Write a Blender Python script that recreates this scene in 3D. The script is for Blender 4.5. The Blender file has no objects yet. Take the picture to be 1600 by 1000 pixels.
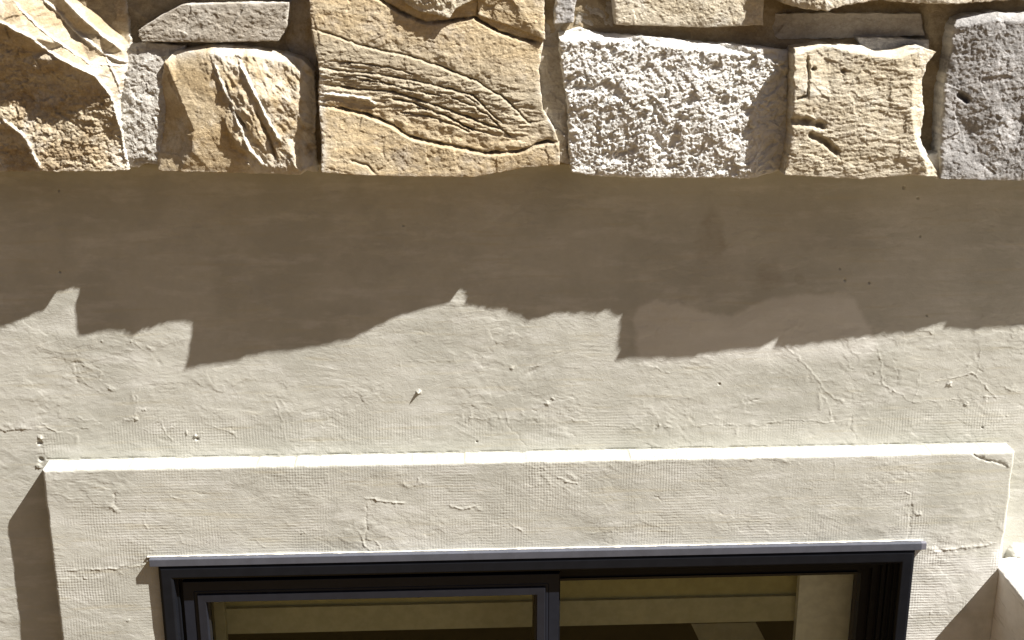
import bpy, math, random
import numpy as np
rad = math.radians
S = bpy.context.scene

# ------------------------------------------------------------------ camera
F_PX, YAW, PIT, CAM_D = 2100.0, rad(2.6), rad(18.0), 2.7
_f = np.array([math.sin(YAW)*math.cos(PIT), math.cos(YAW)*math.cos(PIT), -math.sin(PIT)])
_r = np.array([math.cos(YAW), -math.sin(YAW), 0.0])
_u = np.cross(_r, _f)
CAM = np.array([0.0, -CAM_D, 0.0])
cam = bpy.data.cameras.new('camera'); co = bpy.data.objects.new('camera', cam)
S.collection.objects.link(co); S.camera = co
cam.sensor_width = 36.0; cam.sensor_fit = 'HORIZONTAL'; cam.lens = 36.0*F_PX/1600.0
cam.clip_start = 0.05; cam.clip_end = 500.0
co.location = CAM
co.rotation_euler = (rad(90)-PIT, 0, -YAW)

# ------------------------------------------------------------------ light
SUN = np.array([2.2, -1.0, 3.1]); SUN /= np.linalg.norm(SUN)     # direction towards the sun
W = bpy.data.worlds.new('World'); S.world = W; W.use_nodes = True
nt = W.node_tree; nt.nodes.clear()
sky = nt.nodes.new('ShaderNodeTexSky'); sky.sky_type = 'NISHITA'; sky.sun_disc = False
sky.sun_elevation = math.asin(SUN[2]); sky.sun_rotation = math.atan2(SUN[0], SUN[1])
sky.air_density = .12; sky.dust_density = 1.0; sky.ozone_density = 0.0
bg = nt.nodes.new('ShaderNodeBackground'); bg.inputs[1].default_value = 0.05
wo = nt.nodes.new('ShaderNodeOutputWorld')
nt.links.new(sky.outputs[0], bg.inputs[0]); nt.links.new(bg.outputs[0], wo.inputs[0])
sl = bpy.data.lights.new('sun', 'SUN'); sl.energy = 5.0; sl.angle = rad(0.55); sl.color = (1.0, 0.965, 0.915)
so = bpy.data.objects.new('sun', sl); S.collection.objects.link(so)
from mathutils import Vector
so.rotation_euler = Vector(SUN).to_track_quat('Z', 'Y').to_euler(); so.location = (3, -3, 5)
S.view_settings.view_transform = 'Standard'; S.view_settings.look = 'None'
S.view_settings.exposure = 1.27; S.view_settings.gamma = 1.0
S.render.engine = 'CYCLES'
S.cycles.max_bounces = 8; S.cycles.diffuse_bounces = 4

# ------------------------------------------------------------------ helpers
def at(px, py, d=0.0):
    """point seen at photo pixel (px,py) standing d metres out from the wall plane"""
    px = np.asarray(px, float); py = np.asarray(py, float)
    v = (px-800)[..., None]*_r - (py-500)[..., None]*_u + F_PX*_f
    t = (CAM_D-np.asarray(d, float))/v[..., 1]
    return CAM + t[..., None]*v

def _hash(ix, iy, seed):
    h = (ix*374761393 + iy*668265263 + seed*1442695041) & 0xFFFFFFFF
    h = ((h ^ (h >> 13))*1274126177) & 0xFFFFFFFF
    h = h ^ (h >> 16)
    return (h & 0xFFFF)/65535.0
def pn(x, y, seed=0):
    """gradient noise, about -1..1"""
    x = np.asarray(x, float); y = np.asarray(y, float)
    xi = np.floor(x).astype(np.int64); yi = np.floor(y).astype(np.int64)
    xf = x-xi; yf = y-yi
    u = xf*xf*xf*(xf*(xf*6-15)+10); v = yf*yf*yf*(yf*(yf*6-15)+10)
    def g(a, b):
        th = _hash(xi+a, yi+b, seed)*2*np.pi
        return np.cos(th)*(xf-a)+np.sin(th)*(yf-b)
    n = (g(0, 0)*(1-u)+g(1, 0)*u)*(1-v)+(g(0, 1)*(1-u)+g(1, 1)*u)*v
    return n*1.5
def fbm(x, y, freq, oc=4, seed=0, gain=.5, lac=2.03):
    s = 0; a = 1.0; t = 0
    for i in range(oc):
        s = s+a*pn(x*freq+17.3*i, y*freq-9.1*i, seed+i*7); t += a; a *= gain; freq *= lac
    return s/t
def ridged(x, y, freq, oc=4, seed=0, gain=.5):
    s = 0; a = 1.0; t = 0
    for i in range(oc):
        s = s+a*(1-2*np.abs(pn(x*freq+5.7*i, y*freq+3.3*i, seed+i*11))); t += a; a *= gain; freq *= 2.1
    return s/t
def cell(x, y, freq, seed=0):
    """distance to nearest cell point and per-cell value"""
    x = x*freq; y = y*freq
    xi = np.floor(x).astype(np.int64); yi = np.floor(y).astype(np.int64)
    best = np.full(x.shape, 9.0); b2 = best.copy(); val = np.zeros(x.shape)
    for a in (-1, 0, 1):
        for b in (-1, 0, 1):
            jx = _hash(xi+a, yi+b, seed); jy = _hash(xi+a, yi+b, seed+91)
            dd = np.hypot(xi+a+jx-x, yi+b+jy-y)
            nb = dd < best
            b2 = np.where(nb, best, np.minimum(b2, dd))
            val = np.where(nb, _hash(xi+a, yi+b, seed+55), val); best = np.where(nb, dd, best)
    return best, b2, val
def chip(x, z, f, seed, a=.003, tilt=.5, warp=.3):
    """broken facets: every cell of a warped pattern is a small tilted plane"""
    X = x*f+warp*fbm(x, z, f*1.3, 3, seed+1); Y = z*f+warp*fbm(x, z, f*1.3, 3, seed+2)
    xi = np.floor(X).astype(np.int64); yi = np.floor(Y).astype(np.int64)
    best = np.full(X.shape, 9.0); out = np.zeros(X.shape)
    for p in (-1, 0, 1):
        for q in (-1, 0, 1):
            jx = _hash(xi+p, yi+q, seed); jy = _hash(xi+p, yi+q, seed+91); ux = xi+p+jx-X; uy = yi+q+jy-Y
            dd = np.hypot(ux, uy); nb = dd < best
            v = _hash(xi+p, yi+q, seed+55)-.5; gx = _hash(xi+p, yi+q, seed+56)-.5; gy = _hash(xi+p, yi+q, seed+57)-.5
            out = np.where(nb, v+tilt*2*(gx*ux+gy*uy), out); best = np.where(nb, dd, best)
    return a*out
def chips(x, z, f, seed, a, n=3, tilt=1.0):
    s = 0
    for i in range(n): s = s+chip(x, z, f, seed+13*i, a, tilt); f *= 2.1; a *= .52
    return s
def sstep(a, b, x):
    t = np.clip((x-a)/(b-a), 0, 1); return t*t*(3-2*t)
def poly_dist(X, Y, pts):
    """unsigned distance, signed side and position 0..1 along a polyline"""
    best = np.full(X.shape, 1e9); side = np.zeros(X.shape); par = np.zeros(X.shape)
    n = len(pts)-1
    for i in range(n):
        ax, ay = pts[i]; bx, by = pts[i+1]
        dx, dy = bx-ax, by-ay; L2 = dx*dx+dy*dy+1e-12
        t = np.clip(((X-ax)*dx+(Y-ay)*dy)/L2, 0, 1)
        ex = X-(ax+t*dx); ey = Y-(ay+t*dy); d = np.hypot(ex, ey)
        m = d < best
        best = np.where(m, d, best); side = np.where(m, np.sign(dx*ey-dy*ex), side); par = np.where(m, (i+t)/n, par)
    return best, side, par

COL = S.collection
def mesh_obj(name, V, Fq, m, parent=None, smooth=True, attrs=None):
    me = bpy.data.meshes.new(name)
    V = np.asarray(V, np.float32); Fq = np.asarray(Fq, np.int32)
    me.vertices.add(len(V)); me.vertices.foreach_set('co', V.ravel())
    nf = len(Fq)
    me.loops.add(nf*4); me.loops.foreach_set('vertex_index', Fq.ravel())
    me.polygons.add(nf); me.polygons.foreach_set('loop_start', np.arange(nf, dtype=np.int32)*4)
    me.polygons.foreach_set('use_smooth', np.full(nf, smooth))
    me.update(calc_edges=True)
    if attrs:
        for k, a in attrs.items():
            at_ = me.attributes.new(k, 'FLOAT', 'POINT'); at_.data.foreach_set('value', np.asarray(a, np.float32).ravel())
    me.validate()
    me.materials.append(m)
    o = bpy.data.objects.new(name, me); COL.objects.link(o)
    if parent: o.parent = parent
    return o
def tag(o, label=None, cat=None, group=None, kind=None):
    if label: o['label'] = label
    if cat: o['category'] = cat
    if group: o['group'] = group
    if kind: o['kind'] = kind
    return o
def empty(name, loc, label, cat, group=None, kind='thing'):
    o = bpy.data.objects.new(name, None); COL.objects.link(o); o.location = loc
    tag(o, label, cat, group, kind); o.empty_display_size = .1
    bpy.context.view_layer.update()
    return o
def adopt(o, parent):
    o.parent = parent; o.matrix_parent_inverse = parent.matrix_world.inverted(); return o

def relief_sheet(name, P, mask, m, back, attrs=None, skirt=1, parent=None, sk_noise=0.0, seed=0):
    """P (r,c,3) front grid, mask (r-1,c-1) kept cells; its open borders are carried back to y=back"""
    r, c, _ = P.shape
    idx = np.arange(r*c).reshape(r, c)
    q = np.stack([idx[:-1, :-1], idx[:-1, 1:], idx[1:, 1:], idx[1:, :-1]], -1)
    faces = [q[mask]]
    V = P.reshape(-1, 3)
    pm = np.zeros((r+1, c+1), bool); pm[1:-1, 1:-1] = mask
    H = pm[:-1, 1:-1] != pm[1:, 1:-1]            # horizontal edges (r, c-1)
    Ve = pm[1:-1, :-1] != pm[1:-1, 1:]           # vertical edges (r-1, c)
    e = []
    rr, cc = np.nonzero(H)
    up = pm[1:, 1:-1][rr, cc]                    # cell below kept -> edge is its top side
    a = idx[rr, cc]; b = idx[rr, cc+1]
    e.append(np.where(up[:, None], np.stack([b, a], 1), np.stack([a, b], 1)))
    rr, cc = np.nonzero(Ve)
    lf = pm[1:-1, 1:][rr, cc]
    a = idx[rr, cc]; b = idx[rr+1, cc]
    e.append(np.where(lf[:, None], np.stack([a, b], 1), np.stack([b, a], 1)))
    e = np.concatenate(e)
    uv = np.unique(e); mp = np.full(len(V), -1); mp[uv] = np.arange(len(uv))
    Vs = [V]; prev = uv.copy(); base = len(V); cur = V[uv]
    for k in range(1, skirt+1):
        t = k/skirt
        nv = V[uv].copy(); nv[:, 1] = V[uv][:, 1]*(1-t)+back*t
        if sk_noise:
            w = min(1, 2*t)
            nv[:, 0] += sk_noise*w*pn(V[uv][:, 2]*40+V[uv][:, 0]*40, nv[:, 1]*60, seed+1)
            nv[:, 2] += sk_noise*w*pn(V[uv][:, 0]*40-V[uv][:, 2]*40, nv[:, 1]*60, seed+2)
        Vs.append(nv); ids = base+np.arange(len(uv)); base += len(uv)
        faces.append(np.stack([prev[mp[e[:, 0]]], prev[mp[e[:, 1]]], ids[mp[e[:, 1]]], ids[mp[e[:, 0]]]], 1))
        prev = ids
    n_extra = base-len(V)
    at2 = None
    if attrs:
        at2 = {k: np.concatenate([a.ravel()]+[a.ravel()[uv]]*skirt) for k, a in attrs.items()}
    return mesh_obj(name, np.concatenate(Vs), np.concatenate(faces), m, parent, attrs=at2)

# ------------------------------------------------------------------ materials
def new_mat(name):
    m = bpy.data.materials.new(name); m.use_nodes = True
    t = m.node_tree; b = t.nodes['Principled BSDF']
    return m, t, b
class NB:
    def __init__(s, t): s.t = t
    def n(s, ty, **k):
        x = s.t.nodes.new(ty)
        for a, v in k.items(): setattr(x, a, v)
        return x
    def l(s, a, b): s.t.links.new(a, b)
    def val(s, sock, v):
        if isinstance(v, (int, float, tuple, list)): sock.default_value = v
        else: s.l(v, sock)
    def math(s, op, a, b=0.0, c=None, clamp=False):
        x = s.n('ShaderNodeMath', operation=op, use_clamp=clamp); s.val(x.inputs[0], a); s.val(x.inputs[1], b)
        if c is not None: s.val(x.inputs[2], c)
        return x.outputs[0]
    def noise(s, vec, scale, detail=4, rough=.55, dist=0.0):
        x = s.n('ShaderNodeTexNoise'); s.l(vec, x.inputs['Vector'])
        x.inputs['Scale'].default_value = scale; x.inputs['Detail'].default_value = detail
        x.inputs['Roughness'].default_value = rough; x.inputs['Distortion'].default_value = dist
        return x.outputs['Fac']
    def ramp(s, f, a, b, lo=0.0, hi=1.0):
        x = s.n('ShaderNodeMapRange', interpolation_type='SMOOTHSTEP'); s.val(x.inputs[0], f)
        x.inputs[1].default_value = a; x.inputs[2].default_value = b
        x.inputs[3].default_value = lo; x.inputs[4].default_value = hi
        return x.outputs[0]
    def mix(s, f, a, b, mode='MIX'):
        x = s.n('ShaderNodeMix', data_type='RGBA', blend_type=mode); s.val(x.inputs[0], f)
        for i, v in ((6, a), (7, b)):
            if isinstance(v, tuple): x.inputs[i].default_value = (*v[:3], 1)
            else: s.l(v, x.inputs[i])
        return x.outputs[2]
    def mapping(s, vec, scale=(1, 1, 1), rot=(0, 0, 0), loc=(0, 0, 0)):
        x = s.n('ShaderNodeMapping'); s.l(vec, x.inputs[0])
        x.inputs['Location'].default_value = loc; x.inputs['Rotation'].default_value = rot; x.inputs['Scale'].default_value = scale
        return x.outputs[0]
    def bump(s, h, dist=1.0, strength=1.0):
        x = s.n('ShaderNodeBump'); x.inputs['Distance'].default_value = dist; x.inputs['Strength'].default_value = strength
        s.l(h, x.inputs['Height']); return x.outputs[0]

def stucco_mat(name, mesh_amt, base=(.458, .452, .402), pale=(.60, .595, .555)):
    m, t, b = new_mat(name); k = NB(t)
    tc = k.n('ShaderNodeTexCoord').outputs['Object']
    col = k.mix(k.ramp(k.noise(tc, 4.5, 5, .62), .42, .60), tuple(c*1.04 for c in base), tuple(c*f for c, f in zip(base, (.90, .90, .89))))
    col = k.mix(k.ramp(k.noise(k.mapping(tc, (1, 1, 4)), 7.0, 6, .65), .48, .66, 0, .5), col, pale)
    col = k.mix(k.ramp(k.noise(k.mapping(tc, (.6, 1, 9), loc=(3, 1, 2)), 9.0, 4, .6), .54, .70, 0, .55), col, (.45, .42, .325))
    col = k.mix(k.ramp(k.noise(tc, 60, 4, .7), .3, .7, 0, .18), col, tuple(c*.72 for c in base))
    at_s = k.n('ShaderNodeAttribute', attribute_name='stain_or_shade').outputs['Fac']
    at_p = k.n('ShaderNodeAttribute', attribute_name='pale_or_glow').outputs['Fac']
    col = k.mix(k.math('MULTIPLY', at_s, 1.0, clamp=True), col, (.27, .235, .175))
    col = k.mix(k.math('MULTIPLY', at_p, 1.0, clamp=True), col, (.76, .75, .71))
    k.l(col, b.inputs['Base Color'])
    b.inputs['Roughness'].default_value = .86; b.inputs['Specular IOR Level'].default_value = .25
    sep = k.n('ShaderNodeSeparateXYZ'); k.l(tc, sep.inputs[0])
    wob = k.math('MULTIPLY', k.noise(tc, 18, 2), .006)
    gx = k.math('SINE', k.math('MULTIPLY', k.math('ADD', sep.outputs[0], wob), 2*math.pi/.0062))
    gz = k.math('SINE', k.math('MULTIPLY', k.math('ADD', sep.outputs[2], wob), 2*math.pi/.0066))
    am = k.n('ShaderNodeAttribute', attribute_name='mesh').outputs['Fac']
    mx = k.math('MULTIPLY', k.ramp(k.noise(k.mapping(tc, loc=(4.1, 0, 7)), 5.5, 4, .65), .44, .58), am)
    mz = k.math('MULTIPLY', k.ramp(k.noise(k.mapping(tc, loc=(9.1, 3, 1)), 5.5, 4, .65), .44, .58), am)
    h = k.math('ADD', k.math('MULTIPLY', gx, k.math('MULTIPLY', mx, mesh_amt)), k.math('MULTIPLY', gz, k.math('MULTIPLY', mz, mesh_amt*.9)))
    fine = k.math('MULTIPLY', k.noise(tc, 420, 3, .7), .00035)
    stre = k.math('MULTIPLY', k.noise(k.mapping(tc, (1, 1, 2.0)), 34, 5, .62, 1.0), .00055)
    blot = k.math('MULTIPLY', k.noise(k.mapping(tc, (1, 1, 1.6), rot=(0, .5, 0)), 70, 3, .6, 1.2), .0006)
    h = k.math('ADD', k.math('ADD', h, fine), k.math('ADD', stre, blot))
    k.l(k.bump(h, 1.0), b.inputs['Normal'])
    return m

def stone_mat(name, c1, c2, c3, c4=None, rot=0.0, squash=3.0, bump=1.0, vein=.5, speck=.3):
    m, t, b = new_mat(name); k = NB(t)
    tc = k.n('ShaderNodeTexCoord').outputs['Object']
    v = k.mapping(tc, (1, 1, squash), rot=(0, rot, 0))
    col = k.mix(k.ramp(k.noise(v, 7, 5, .6, .6), .38, .60), c1, c2)
    col = k.mix(k.ramp(k.noise(v, 16, 5, .65, 1.0), .50, .68, 0, vein), col, c3)
    if c4: col = k.mix(k.ramp(k.noise(k.mapping(tc, loc=(5, 2, 8)), 9, 6, .7), .52, .66, 0, .8), col, c4)
    col = k.mix(k.ramp(k.noise(tc, 130, 4, .75), .42, .62, 0, speck), col, tuple(c*.55 for c in c2))
    col = k.mix(k.ramp(k.noise(k.mapping(tc, (1, 1, 1.7), loc=(7, 7, 7)), 38, 6, .75, .4), .50, .66, 0, speck*1.1), col, tuple(c*.62 for c in c3))
    col = k.mix(k.ramp(k.noise(k.mapping(tc, loc=(1, 1, 1)), 220, 3, .75), .52, .7, 0, speck), col, tuple(min(.8, c*1.35) for c in c1))
    tn = k.n('ShaderNodeAttribute', attribute_name='tint').outputs['Fac']
    col = k.mix(k.math('MULTIPLY', tn, 1.0, clamp=True), col, (.40, .355, .27))
    rm = k.n('ShaderNodeAttribute', attribute_name='rim').outputs['Fac']
    col = k.mix(k.math('MULTIPLY', rm, 1.0, clamp=True), col, (.70, .67, .60))
    dk = k.n('ShaderNodeAttribute', attribute_name='stain_or_shade').outputs['Fac']
    col = k.mix(k.math('MULTIPLY', dk, 1.0, clamp=True), col, tuple(c*.40 for c in c3))
    k.l(col, b.inputs['Base Color'])
    b.inputs['Roughness'].default_value = .9; b.inputs['Specular IOR Level'].default_value = .2
    n1 = k.math('MULTIPLY', k.noise(k.mapping(tc, (1, 1, 1.5), rot=(0, rot, 0)), 110, 5, .7, .8), .0024*bump)
    n2 = k.math('MULTIPLY', k.noise(tc, 330, 3, .7), .0009*bump)
    n3 = k.math('MULTIPLY', k.math('ABSOLUTE', k.math('SUBTRACT', k.noise(k.mapping(tc, (1, 1, 1.8), rot=(0, rot, 0), loc=(3, 3, 3)), 190, 4, .65, .5), .5)), -.0030*bump)
    k.l(k.bump(k.math('ADD', k.math('ADD', n1, n2), n3), 1.0), b.inputs['Normal'])
    return m

def plain_mat(name, col, rough=.5, metal=0.0, spec=.5, coat=0.0, noise_amt=.08, bumpd=0.0):
    m, t, b = new_mat(name); k = NB(t)
    tc = k.n('ShaderNodeTexCoord').outputs['Object']
    f = k.noise(tc, 35, 5, .65)
    c = k.mix(k.ramp(f, .35, .65), tuple(x*(1-noise_amt) for x in col), tuple(min(1, x*(1+noise_amt)) for x in col))
    k.l(c, b.inputs['Base Color'])
    b.inputs['Roughness'].default_value = rough; b.inputs['Metallic'].default_value = metal
    b.inputs['Specular IOR Level'].default_value = spec
    if bumpd: k.l(k.bump(k.math('MULTIPLY', k.noise(tc, 90, 4, .6), bumpd), 1.0), b.inputs['Normal'])
    return m

M_WALL = stucco_mat('stucco_render', .00012)
M_TRIM = stucco_mat('stucco_surround', .00017)
GOLD = stone_mat('golden_sandstone', (.55, .455, .305), (.46, .355, .21), (.37, .28, .17), (.58, .54, .46), rot=.5)
GOLDD = stone_mat('ochre_sandstone', (.55, .475, .345), (.43, .335, .21), (.32, .24, .15), (.60, .56, .49), rot=.9)
LAYER = stone_mat('layered_sandstone', (.57, .48, .33), (.53, .42, .26), (.42, .34, .24), (.52, .46, .37), rot=-.35, squash=5, bump=.75)
WHITE = stone_mat('white_limestone', (.80, .79, .75), (.74, .73, .69), (.62, .58, .49), (.82, .81, .78), bump=1.3, vein=.35, speck=.06)
TAN = stone_mat('tan_limestone', (.66, .595, .47), (.59, .515, .38), (.46, .39, .28), (.68, .65, .57), squash=4, bump=1.2)
GREY = stone_mat('grey_stone', (.43, .415, .40), (.34, .33, .32), (.22, .215, .21), (.62, .61, .60), squash=1.2, bump=1.1, speck=.5)
GREYB = stone_mat('pale_grey_stone', (.46, .425, .365), (.39, .35, .29), (.31, .27, .21), (.52, .49, .44), rot=.4)
SMEAR = stone_mat('lime_smeared_stone', (.60, .58, .53), (.48, .45, .40), (.36, .32, .26), (.70, .68, .64), bump=1.4)
MORT = stone_mat('mortar', (.42, .35, .24), (.34, .27, .17), (.27, .21, .13), bump=1.6)

# ------------------------------------------------------------------ ground
def grid_plane(name, x0, x1, y0, y1, z, n, m, amp=0, kind='structure'):
    xs = np.linspace(x0, x1, n); ys = np.linspace(y0, y1, n)
    X, Y = np.meshgrid(xs, ys); Z = z+amp*fbm(X, Y, .4, 3, 3)
    idx = np.arange(n*n).reshape(n, n)
    q = np.stack([idx[:-1, :-1], idx[:-1, 1:], idx[1:, 1:], idx[1:, :-1]], -1).reshape(-1, 4)
    return tag(mesh_obj(name, np.stack([X, Y, Z], -1).reshape(-1, 3), q, m), kind=kind)
G_M = stone_mat('dry_earth', (.150, .093, .024), (.126, .078, .019), (.09, .057, .015), squash=1, bump=1)
gr = grid_plane('ground', -150, 150, -200, 60, -4.5, 90, G_M, .05)
tag(gr, 'dry tan earth in front of the wall')

# ------------------------------------------------------------------ stucco wall
def axis(segs):
    out = []
    for a, b, st in segs:
        n = max(1, int(round((b-a)/st))); out.append(np.linspace(a, b, n, endpoint=False))
    out.append(np.array([segs[-1][1]])); return np.concatenate(out)
WX0, WX1, WZ0, WZ1 = -.650, 1.018, -2.42, -1.404      # window opening
def world_xz(pts, d=0.0):
    return [tuple(at(a, b, d)[[0, 2]]) for a, b in pts]
def add_ridge(H, X, Z, pts, h, w, step=0.0, sl=.02, d=0.0, px=True, rough=True, seed=1):
    P = world_xz(pts, d) if px else pts
    xs = [p[0] for p in P]; zs = [p[1] for p in P]; mg = max(4*w, 3*sl if step else 0)+.004
    m = (X > min(xs)-mg) & (X < max(xs)+mg) & (Z > min(zs)-mg) & (Z < max(zs)+mg)
    if not m.any(): return
    x = X[m]; z = Z[m]
    if rough:
        x = x+.009*fbm(x, z, 40, 4, seed+5, .6); z = z+.009*fbm(x, z, 40, 4, seed+9, .6)
    dd, sd, t = poly_dist(x, z, P)
    am = (.45+.75*np.clip(fbm(X[m], Z[m], 45, 2, seed)+.5, 0, 1.2))*np.clip(np.minimum(t, 1-t)*8+.15, 0, 1)
    am = am*np.clip(.85+.9*fbm(X[m], Z[m], 90, 3, seed+13), .0, 1.6)
    H[m] += h*am*np.exp(-(dd/w)**2)
    if step: H[m] += step*(sd > 0)*np.exp(-(dd/sl)**2)*am
xs = axis([(-3.2, -1.16, .03), (-1.16, 1.44, .0017), (1.44, 3.4, .03)])
zs = axis([(-4.6, -1.80, .04), (-1.80, -.50, .0017), (-.50, 1.2, .04)])
X, Z = np.meshgrid(xs, zs)
print('wall grid', X.shape)
inner = (X > -1.17) & (X < 1.45) & (Z > -1.81) & (Z < -.49)
H = .0020*fbm(X, Z, 3.2, 2, 11)+.0011*fbm(X+.02*fbm(X, Z, 8, 2, 5), Z*1.3, 11, 3, 12)
edge = np.clip((fbm(X, Z*1.4, 5, 3, 21)+.10)*3, 0, 1)*.9+.1
wz = fbm(X*.8, Z*1.6, 16, 4, 31, .6)
H = H+.0004*edge*np.maximum(0, ridged(X+.03*wz, Z*1.7+.02*wz, 9, 4, 41)-.35)*1.6
def scrapes(X, Z, seed, amp):
    """bundles of fine parallel trowel scratches, each bundle at its own angle"""
    s = 0
    for i, an in enumerate((-.55, -.25, .12, .6, -.05)):
        c_, s_ = math.cos(an), math.sin(an); a = X*c_+Z*s_; b = -X*s_+Z*c_
        b = b+.006*fbm(a, b, 9, 2, seed+i)
        m = sstep(.12, .42, fbm(X+i*3.1, Z*1.3-i, 6.5, 3, seed+20+i))
        s = s+m*fbm(a*.10, b, 150, 3, seed+40+i, .6)
    return amp*s
H = H+scrapes(X, Z, 800, .00042)+.00028*fbm(X, Z, 75, 3, 61, .6)*edge
# overlapping trowel laps: shallow steps
for k_ in range(4):
    f = fbm(X*.9+k_, Z*1.5-k_, 5.0, 4, 60+k_, .6)
    H = H+.00036*edge*sstep(-.004, .004, f-(.12*k_-.15))
R = random.Random(4)
for _ in range(60):          # short trowel drags and crumbs in the sunlit band
    cx = R.uniform(-1.12, 1.42); cz = R.uniform(-1.2, -.86) if R.random() < .8 else R.uniform(-1.75, -1.0)
    a = R.gauss(-.15, .7); L = R.uniform(.008, .045); b_ = a+R.uniform(-.8, .8)
    pts = [(cx, cz), (cx+L*math.cos(a), cz+L*math.sin(a)), (cx+L*math.cos(a)+L*.8*math.cos(b_), cz+L*math.sin(a)+L*.8*math.sin(b_))]
    add_ridge(H, X, Z, pts, R.uniform(.0002, .0007)*(1 if R.random() < .7 else -1), R.uniform(.0009, .0020), px=False, seed=_)
RID = [
 ([(63, 655), (72, 668), (90, 674), (120, 670), (160, 662)], .0022, .0022),
 ([(120, 652), (150, 658), (165, 668)], .0016, .002),
 ([(222, 596), (212, 622), (220, 640), (205, 655), (190, 660)], .0020, .0025),
 ([(330, 662), (352, 672), (372, 684)], .0016, .002),
 ([(250, 655), (256, 672), (275, 690)], .0018, .002),
 ([(430, 625), (440, 655), (445, 690)], .0018, .003),
 ([(630, 563), (655, 565), (690, 562)], .0010, .002),
 ([(700, 655), (760, 652), (830, 654), (870, 648), (920, 662), (1000, 670), (1080, 666)], .0014, .0025),
 ([(820, 575), (850, 570), (880, 552)], .0018, .003),
 ([(1060, 666), (1120, 663), (1190, 664), (1230, 655), (1290, 660), (1330, 656)], .0020, .002),
 ([(1225, 540), (1260, 570), (1290, 612), (1330, 640)], .0020, .003),
 ([(1275, 600), (1290, 625), (1300, 652)], .0016, .002),
 ([(1369, 535), (1375, 560), (1379, 600), (1400, 612), (1425, 628), (1480, 626), (1530, 620), (1598, 622)], .0020, .0022),
 ([(1532, 540), (1530, 565), (1527, 590)], .0018, .002),
 ([(1440, 600), (1475, 595), (1520, 582), (1545, 610), (1560, 622)], .0022, .0022),
 ([(1560, 600), (1600, 618)], .0022, .003),
 ([(1330, 640), (1330, 670), (1340, 688)], -.0020, .002),
 ([(100, 570), (135, 600), (165, 615)], .0012, .0015), ([(115, 562), (150, 590), (185, 612)], .0012, .0015),
 ([(130, 558), (160, 582), (190, 604)], -.0010, .0015), ([(180, 520), (210, 535), (240, 560)], .0010, .0015),
]
for i, (p, h, w) in enumerate(RID): add_ridge(H, X, Z, p, h*.42, w*.65, seed=100+i)
def crumbs(H, X, Z, lines, d, n, seed):
    """torn crumbs and small pits along the laps"""
    R3 = random.Random(seed)
    for pts, _h, _w in lines:
        P = world_xz(pts, d); L = sum(math.dist(P[i], P[i+1]) for i in range(len(P)-1))
        for k in range(max(3, int(L*n))):
            i = R3.randrange(len(P)-1); t = R3.random()
            x0 = P[i][0]*(1-t)+P[i+1][0]*t+R3.gauss(0, .012); z0 = P[i][1]*(1-t)+P[i+1][1]*t+R3.gauss(0, .010)
            w = R3.uniform(.0012, .0050); h = w*R3.uniform(.08, .24)*(1 if R3.random() < .6 else -1)
            m = (np.abs(X-x0) < .018) & (np.abs(Z-z0) < .018)
            if not m.any(): continue
            a = R3.uniform(0, 3.1); u = (X[m]-x0)*math.cos(a)+(Z[m]-z0)*math.sin(a); v = -(X[m]-x0)*math.sin(a)+(Z[m]-z0)*math.cos(a)
            H[m] += h*np.exp(-((u/(w*2.6))**2+(v/w)**2))*(1+.8*pn(X[m]*300, Z[m]*300, 7))
crumbs(H, X, Z, RID, 0, 55, 5)
NIB = [(655, 612, .0105, .0045), (648, 616, .004, .003), (855, 630, .005, .006), (864, 622, .003, .004), (305, 681, .007, .0045), (292, 676, .006, .0035),
       (64, 684, .006, .006), (60, 728, .005, .006), (1483, 600, .005, .006), (1510, 632, .004, .005), (214, 655, .004, .004), (225, 640, .003, .004),
       (800, 575, .003, .006), (1366, 583, .002, .003), (1030, 664, .003, .004), (1575, 650, .003, .003), (160, 533, .003, .003), (206, 533, .003, .003), (1456, 521, .0025, .004)]
for px_, py_, h, w in NIB:
    c = at(px_, py_); dd = np.hypot(X-c[0]+.003*pn(X*190, Z*190, 3), (Z-c[2])*1.0+.003*pn(X*190, Z*190, 4)); H += h*(.95 if h > .01 else .6)*(.7+.6*pn(X*260, Z*260, 8))*np.exp(-(dd/(w*.8))**3)
for px_, py_, w in [(62, 692, .005), (64, 718, .005), (308, 686, .0035), (1320, 438, .0028), (1358, 442, .0022), (1412, 293, .0032), (1434, 310, .002), (1438, 370, .0016), (93, 425, .002), (630, 353, .0015), (1312, 420, .0016), (1124, 600, .0022), (1535, 668, .002), (1448, 493, .0018), (92, 298, .002), (745, 690, .002)]:
    c = at(px_, py_); dd = np.hypot(X-c[0], Z-c[2]); H -= .0045*np.exp(-(dd/w)**4)
m = (X > -.88) & (X < 1.225)
H -= m*.0035*np.clip(.3+fbm(X, Z*0, 18, 4, 63, .6)*1.6, 0, 1)*np.exp(-((Z+1.1785)/.0016)**2)
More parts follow.
